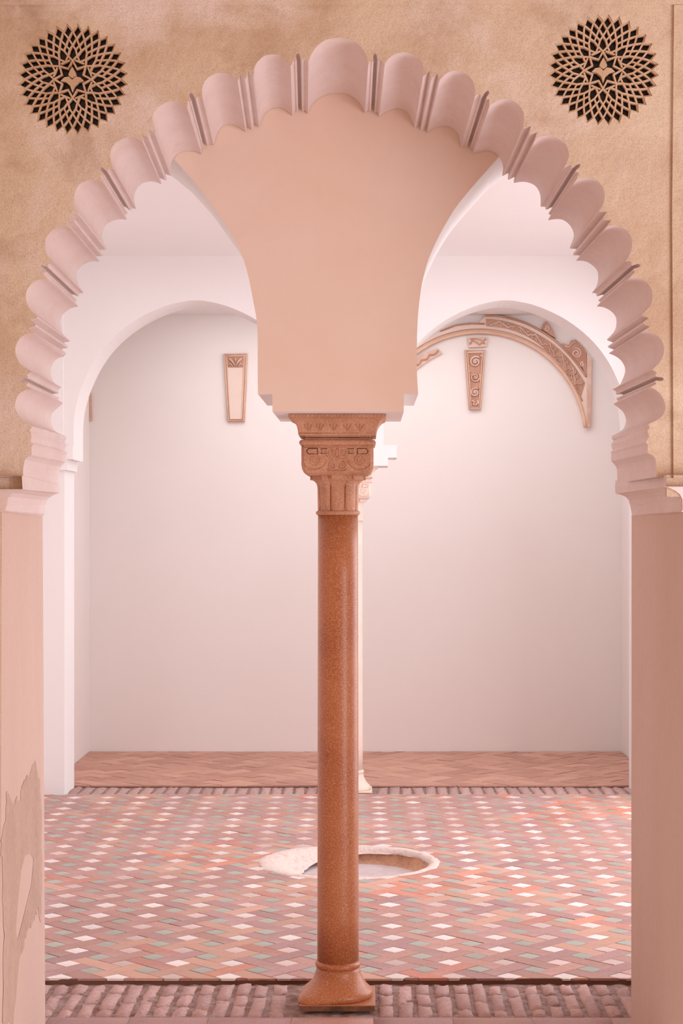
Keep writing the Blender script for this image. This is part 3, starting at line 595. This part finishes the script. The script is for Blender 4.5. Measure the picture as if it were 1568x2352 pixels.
for i in range(-14, 16):
    for j_ in range(-6, 24):
        for kind, du, dv, hu, hv, g in (('white_tile',0,0,w_/2,w_/2,.0024),('green_tile',.5,.5,w_/2,w_/2,.0024),('brick',.5,0,1.5*w_,w_/2,.0009),('brick',0,.5,w_/2,1.5*w_,.0009)):
            cx_, cy_ = OX+(i+du)*a_, OY+(j_+dv)*a_
            jx, jy = random.uniform(-1,1)*.0012, random.uniform(-1,1)*.0012
            if not (-2.2 < cx_ < 2.1 and 6.2 < cy_ < 11.1): continue
            P_ = [ctr_rot(*p) for p in tile_poly(cx_+jx, cy_+jy, hu, hv, g)]
            for ax, val, gt in ((1,YF+random.uniform(-.004,.006),True),(1,YB,False),(0,-2.05,True),(0,1.95,False)):
                P_ = clip(P_, ax, val, gt)
                if len(P_) < 3: break
            if len(P_) < 3: continue
            d = [math.hypot(p[0]-BX, p[1]-BY) for p in P_]
            if max(d) < BR+.004: continue
            if min(d) < BR+.004 or min(math.hypot(P_[k][0]*(1-t)+P_[(k+1)%len(P_)][0]*t-BX, P_[k][1]*(1-t)+P_[(k+1)%len(P_)][1]*t-BY) for k in range(len(P_)) for t in (.25,.5,.75)) < BR:
                Q = []
                for k in range(len(P_)):
                    for t in range(6):
                        x = P_[k][0]*(1-t/6)+P_[(k+1)%len(P_)][0]*t/6; y = P_[k][1]*(1-t/6)+P_[(k+1)%len(P_)][1]*t/6
                        r = math.hypot(x-BX, y-BY)
                        if r < BR+.004: x, y = BX+(x-BX)/r*(BR+.004), BY+(y-BY)/r*(BR+.004)
                        Q.append((x, y))
                P_ = Q
            tiles[kind].append((cy_, cx_, P_))
def tile_mesh(P_, z0, z1, tilt=(0,0)):
    c = (sum(p[0] for p in P_)/len(P_), sum(p[1] for p in P_)/len(P_)); n = len(P_); b = .0011
    def zz(x, y): return z1+(x-c[0])*tilt[0]+(y-c[1])*tilt[1]
    def ins(p): d = math.hypot(p[0]-c[0], p[1]-c[1]) or 1; return (p[0]-(p[0]-c[0])/d*b*1.4, p[1]-(p[1]-c[1])/d*b*1.4)
    vs_ = [(p[0],p[1],z0) for p in P_]+[(p[0],p[1],zz(*p)-b) for p in P_]+[(*ins(p),zz(*ins(p))) for p in P_]
    return vs_, [(i,(i+1)%n,n+(i+1)%n,n+i) for i in range(n)]+[(n+i,n+(i+1)%n,2*n+(i+1)%n,2*n+i) for i in range(n)]+[tuple(2*n+i for i in range(n))]
def brickmat(x, y):
    v = noise.noise(Vector((x*1.3, y*1.3, 3)))+random.uniform(-.35,.35)
    return 0 if v < -.1 else 1 if v < .12 else 3 if v < .3 else 4 if v < .42 else (2 if random.random() < .6 else 3)
for kind, L_ in tiles.items():
    def vis(t):
        px = CX+F*t[1]/t[0]; return 95 < px < 1460
    L_.sort(key=lambda t: (not vis(t), t[0])); lim = 300; st = MB(); mats_ = []
    for q, (ty, tx, P_) in enumerate(L_):
        bm_ = {'white_tile': M_white, 'green_tile': M_green}.get(kind)
        bi = 0 if bm_ else brickmat(tx, ty)
        wear = .0010*noise.noise(Vector((tx*2, ty*2, 9)))
        vs_, fs_ = tile_mesh(P_, .004, .0125+wear+random.uniform(-.0006,.0006), (random.uniform(-.012,.012), random.uniform(-.012,.012)))
        if q < lim:
            c = (tx, ty, .01); me = bpy.data.meshes.new(kind); me.from_pydata([(v[0]-c[0], v[1]-c[1], v[2]-c[2]) for v in vs_], [], fs_)
            o = link(kind, me, (M_white2 if bm_ is M_white and random.random() < .5 else bm_) or M_brick[bi], floor); o.location = c
        else:
            n0 = len(st.f); st.add(vs_, fs_); mats_ += [bi]*(len(st.f)-n0)
    if st.v:
        o = st.build(kind, [bm_] if bm_ else M_brick, floor, fix=False); o['kind'] = 'stuff'
        for p, mi in zip(o.data.polygons, mats_): p.material_index = mi

# sunken round basin
bas = tag(empty('floor_basin', (BX, BY, -.065)), 'shallow round basin with a ragged mortar rim, sunk in the tiled floor behind the columns', 'basin')
NB = 72
def ringmesh(name, rf_list, m_):
    b = MB(); vs_ = []
    for (rfun, zfun) in rf_list:
        for k in range(NB): q = 2*PI*k/NB; vs_.append((BX+rfun(q)*math.cos(q), BY+rfun(q)*math.sin(q), zfun(q)))
    b.add(vs_, [(i*NB+k, i*NB+(k+1)%NB, (i+1)*NB+(k+1)%NB, (i+1)*NB+k) for i in range(len(rf_list)-1) for k in range(NB)]); return b.build(name, m_, bas, True, False)
def nq(q, s, k): return k*noise.noise(Vector((math.cos(q)*s, math.sin(q)*s, k*100)))
left = lambda q: ((1+math.cos(q-PI))/2)**2.2                     # the left side is a crumbling slope
ringmesh('rim', [(lambda q: .448+nq(q,7,.014), lambda q: .011),(lambda q: .440+nq(q,9,.008), lambda q: .0155+nq(q,12,.004)),(lambda q: .420+nq(q,11,.008), lambda q: .017+nq(q,14,.005)),(lambda q: .405-.02*left(q)+nq(q,10,.006), lambda q: .013+nq(q,9,.005)),(lambda q: .398-.05*left(q)+nq(q,10,.007), lambda q: .002-.006*left(q)),(lambda q: .395-.11*left(q)+nq(q,10,.012), lambda q: -.008-.030*left(q)+nq(q,14,.004)),(lambda q: .394-.16*left(q)+nq(q,9,.014), lambda q: -.010-.055*left(q))], M_rim)
ringmesh('basin_wall', [(lambda q: .400, lambda q: .006),(lambda q: .396+nq(q,8,.003), lambda q: -.02),(lambda q: .390+nq(q,8,.004), lambda q: -.045),(lambda q: .375, lambda q: -.064),(lambda q: .34, lambda q: -.068)], M_well)
ringmesh('basin_bottom', [(lambda q: .38, lambda q: -.0655),(lambda q: .30, lambda q: -.066+nq(q,5,.002)),(lambda q: .15, lambda q: -.067),(lambda q: .001, lambda q: -.067)], M_wfl); adopt(bas)

# ------------------------------------------------------------------ brick laying helpers
def rough_brick(name, x0, x1, y0, y1, z0, z1, m_, parent, amp=.003, skew=0):
    nx, ny = 3, 4; vs_ = []; c = ((x0+x1)/2, (y0+y1)/2, z0); sd = random.uniform(0, 99)
    for j_ in range(ny+1):
        for i in range(nx+1):
            u, v = i/nx, j_/ny; e = min(u,1-u)*nx < .5 or min(v,1-v)*ny < .5
            x = x0+(x1-x0)*u+skew*(v-.5); y = y0+(y1-y0)*v
            x += amp*.9*noise.noise(Vector((x*60,y*60,sd))); y += amp*.9*noise.noise(Vector((x*60,y*60,sd+7)))
            z = z1+amp*1.5*noise.noise(Vector((x*45,y*45,sd+3)))-(amp*1.3 if e else 0)
            vs_.append((x-c[0], y-c[1], z-c[2]))
    W_ = nx+1; fs_ = [(j_*W_+i, j_*W_+i+1, (j_+1)*W_+i+1, (j_+1)*W_+i) for j_ in range(ny) for i in range(nx)]
    border = [i for i in range(W_)]+[j_*W_+nx for j_ in range(1,ny+1)]+[ny*W_+i for i in range(nx-1,-1,-1)]+[j_*W_ for j_ in range(ny-1,0,-1)]
    k = len(vs_); vs_ += [(vs_[b][0]*1.06, vs_[b][1]*1.04, 0) for b in border]; n = len(border)
    fs_ += [(border[(i+1)%n], border[i], k+i, k+(i+1)%n) for i in range(n)]
    me = bpy.data.meshes.new(name); me.from_pydata(vs_, [], fs_); o = link(name, me, m_, parent, True); o.location = c; return o
# front threshold: worn bricks on edge in rough mortar, then a row of flat stretchers
mb = MB(); nx, ny = 170, 40; X0, X1, Y0, Y1 = -1.35, 1.2, 5.965, 6.437
vs_ = []
for j_ in range(ny+1):
    for i in range(nx+1):
        x = X0+(X1-X0)*i/nx; y = Y0+(Y1-Y0)*j_/ny; vs_.append((x, y, -.010+.006*noise.noise(Vector((x*28,y*28,1)))+.003*noise.noise(Vector((x*80,y*80,1)))))
mb.add(vs_, [(j_*(nx+1)+i, j_*(nx+1)+i+1, (j_+1)*(nx+1)+i+1, (j_+1)*(nx+1)+i) for j_ in range(ny) for i in range(nx)])
thr = tag(mb.build('floor', M_mort, None, True, False), 'threshold strip of worn bricks set on edge in rough mortar around the front column', 'floor', kind='structure')
x = -1.33; ci_ = 0
while x < 1.15:
    wd = random.uniform(.040, .048); y = 5.985+random.uniform(-.006,.006); sk = random.uniform(-.006,.006)
    cuts = random.choice(([.18,.25],[.26,.15],[.09,.2,.12],[.22,.2],[.14,.14,.14]))
    for ln in cuts:
        if y+ln > 6.425: ln = 6.42-y
        if ln > .03 and not (-.105-.135-wd < x < -.105+.135 and 6.03-ln < y < 6.29):
            rough_brick('brick', x, x+wd, y, y+ln-.014, -.012, .0015+random.uniform(-.004,.003), M_old, thr, .0055, sk)
        y += ln+random.uniform(0,.006)
    x += wd+random.uniform(.017,.025); ci_ += 1
mb = MB(); mb.box(-3.2, 3.2, -1.5, 5.45, -.05, -.012)  # unseen foreground, made pale to send light back up to the arch
tag(mb.build('floor', M_room), 'plain pale paving in front of the flat bricks at the foot of the arch', 'floor', kind='structure')
mb = MB(); mb.box(-2.2, 2.1, 5.45, 5.97, -.03, -.014)
app = tag(mb.build('floor', M_dark), 'rows of long flat bricks in front of the worn threshold strip', 'floor', kind='structure')
for r in range(4):
    y = 5.966-.128*(r+1); x = -1.62+.11*(r % 2)
    while x < 1.5:
        L_ = random.uniform(.262,.285); rough_brick('brick', x, x+L_-.004, y+.003, y+.126, -.016, -.001, M_brick[1 if random.random() < .6 else 0], app, .0012); x += L_
# ragged dark strip: shadow gap under the first tile row, put into the colour
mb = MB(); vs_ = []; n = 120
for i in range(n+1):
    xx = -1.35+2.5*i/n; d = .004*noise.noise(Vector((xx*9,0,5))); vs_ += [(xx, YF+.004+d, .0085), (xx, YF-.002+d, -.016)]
mb.add(vs_, [(2*i,2*i+1,2*i+3,2*i+2) for i in range(n)]); mb.build('tile_edge_shadow_gap', M_dark, floor, fix=False).name = 'edge_gap_shade'

# rear threshold row and herringbone gallery floor
mb = MB(); mb.box(-2.06, 1.96, 10.885, 11.25, -.04, -.002)
rt = tag(mb.build('floor', M_mort), 'narrow row of worn bricks on edge under the rear arcade', 'floor', kind='structure')
x = -1.87
while x < 1.68:
    wd = random.uniform(.052,.062)
    if not (-.105-.14-wd < x < -.105+.14): rough_brick('brick', x, x+wd, 10.90, 11.225, -.01, .010+random.uniform(-.003,.003), M_old, rt, .005, random.uniform(-.01,.01))
    x += wd+.017
mb = MB(); mb.box(-2.06, 1.96, 11.25, 13.0, -.04, .004)
gf = tag(mb.build('floor', M_dark), 'reddish herringbone brick floor of the back gallery', 'floor', kind='structure')
bw, bl = .118, .236; c45 = math.sqrt(.5)
def put(u, v, du, dv):
    g = .0025; Q = []
    for a, b in ((u+g,v+g),(u+du-g,v+g),(u+du-g,v+dv-g),(u+g,v+dv-g)): Q.append((-.1+(a+b)*c45*1.0, 12.1+(-a+b)*c45))
    for ax, val, gt in ((1,11.262,True),(1,12.975,False),(0,-2.045,True),(0,1.86,False)):
        Q = clip(Q, ax, val, gt)
        if len(Q) < 3: return
    c = (sum(p[0] for p in Q)/len(Q), sum(p[1] for p in Q)/len(Q))
    vs_, fs_ = tile_mesh(Q, .0, .0125+random.uniform(-.0012,.0012), (random.uniform(-.012,.012), random.uniform(-.02,.02)))
    me = bpy.data.meshes.new('brick'); me.from_pydata([(p[0]-c[0], p[1]-c[1], p[2]-.01) for p in vs_], [], fs_)
    o = link('brick', me, random.choice(M_aisle), gf); o.location = (*c, .01)
for i in range(-26, 26):
    for k in range(-9, 9):
        u = i*bw+k*2*bl*0; bu = i*bw+k*bl*2*.5; # herringbone lattice: vectors (bw,bw) and (2bl... )
        U = i*bw+k*2*bw*1.0; V = i*bw-k*2*bw*1.0
        put(U, V, bl, bw); put(U, V+bw, bw, bl) if False else put(U-bw, V, bw, bl)
print('objects', len(COL.objects))
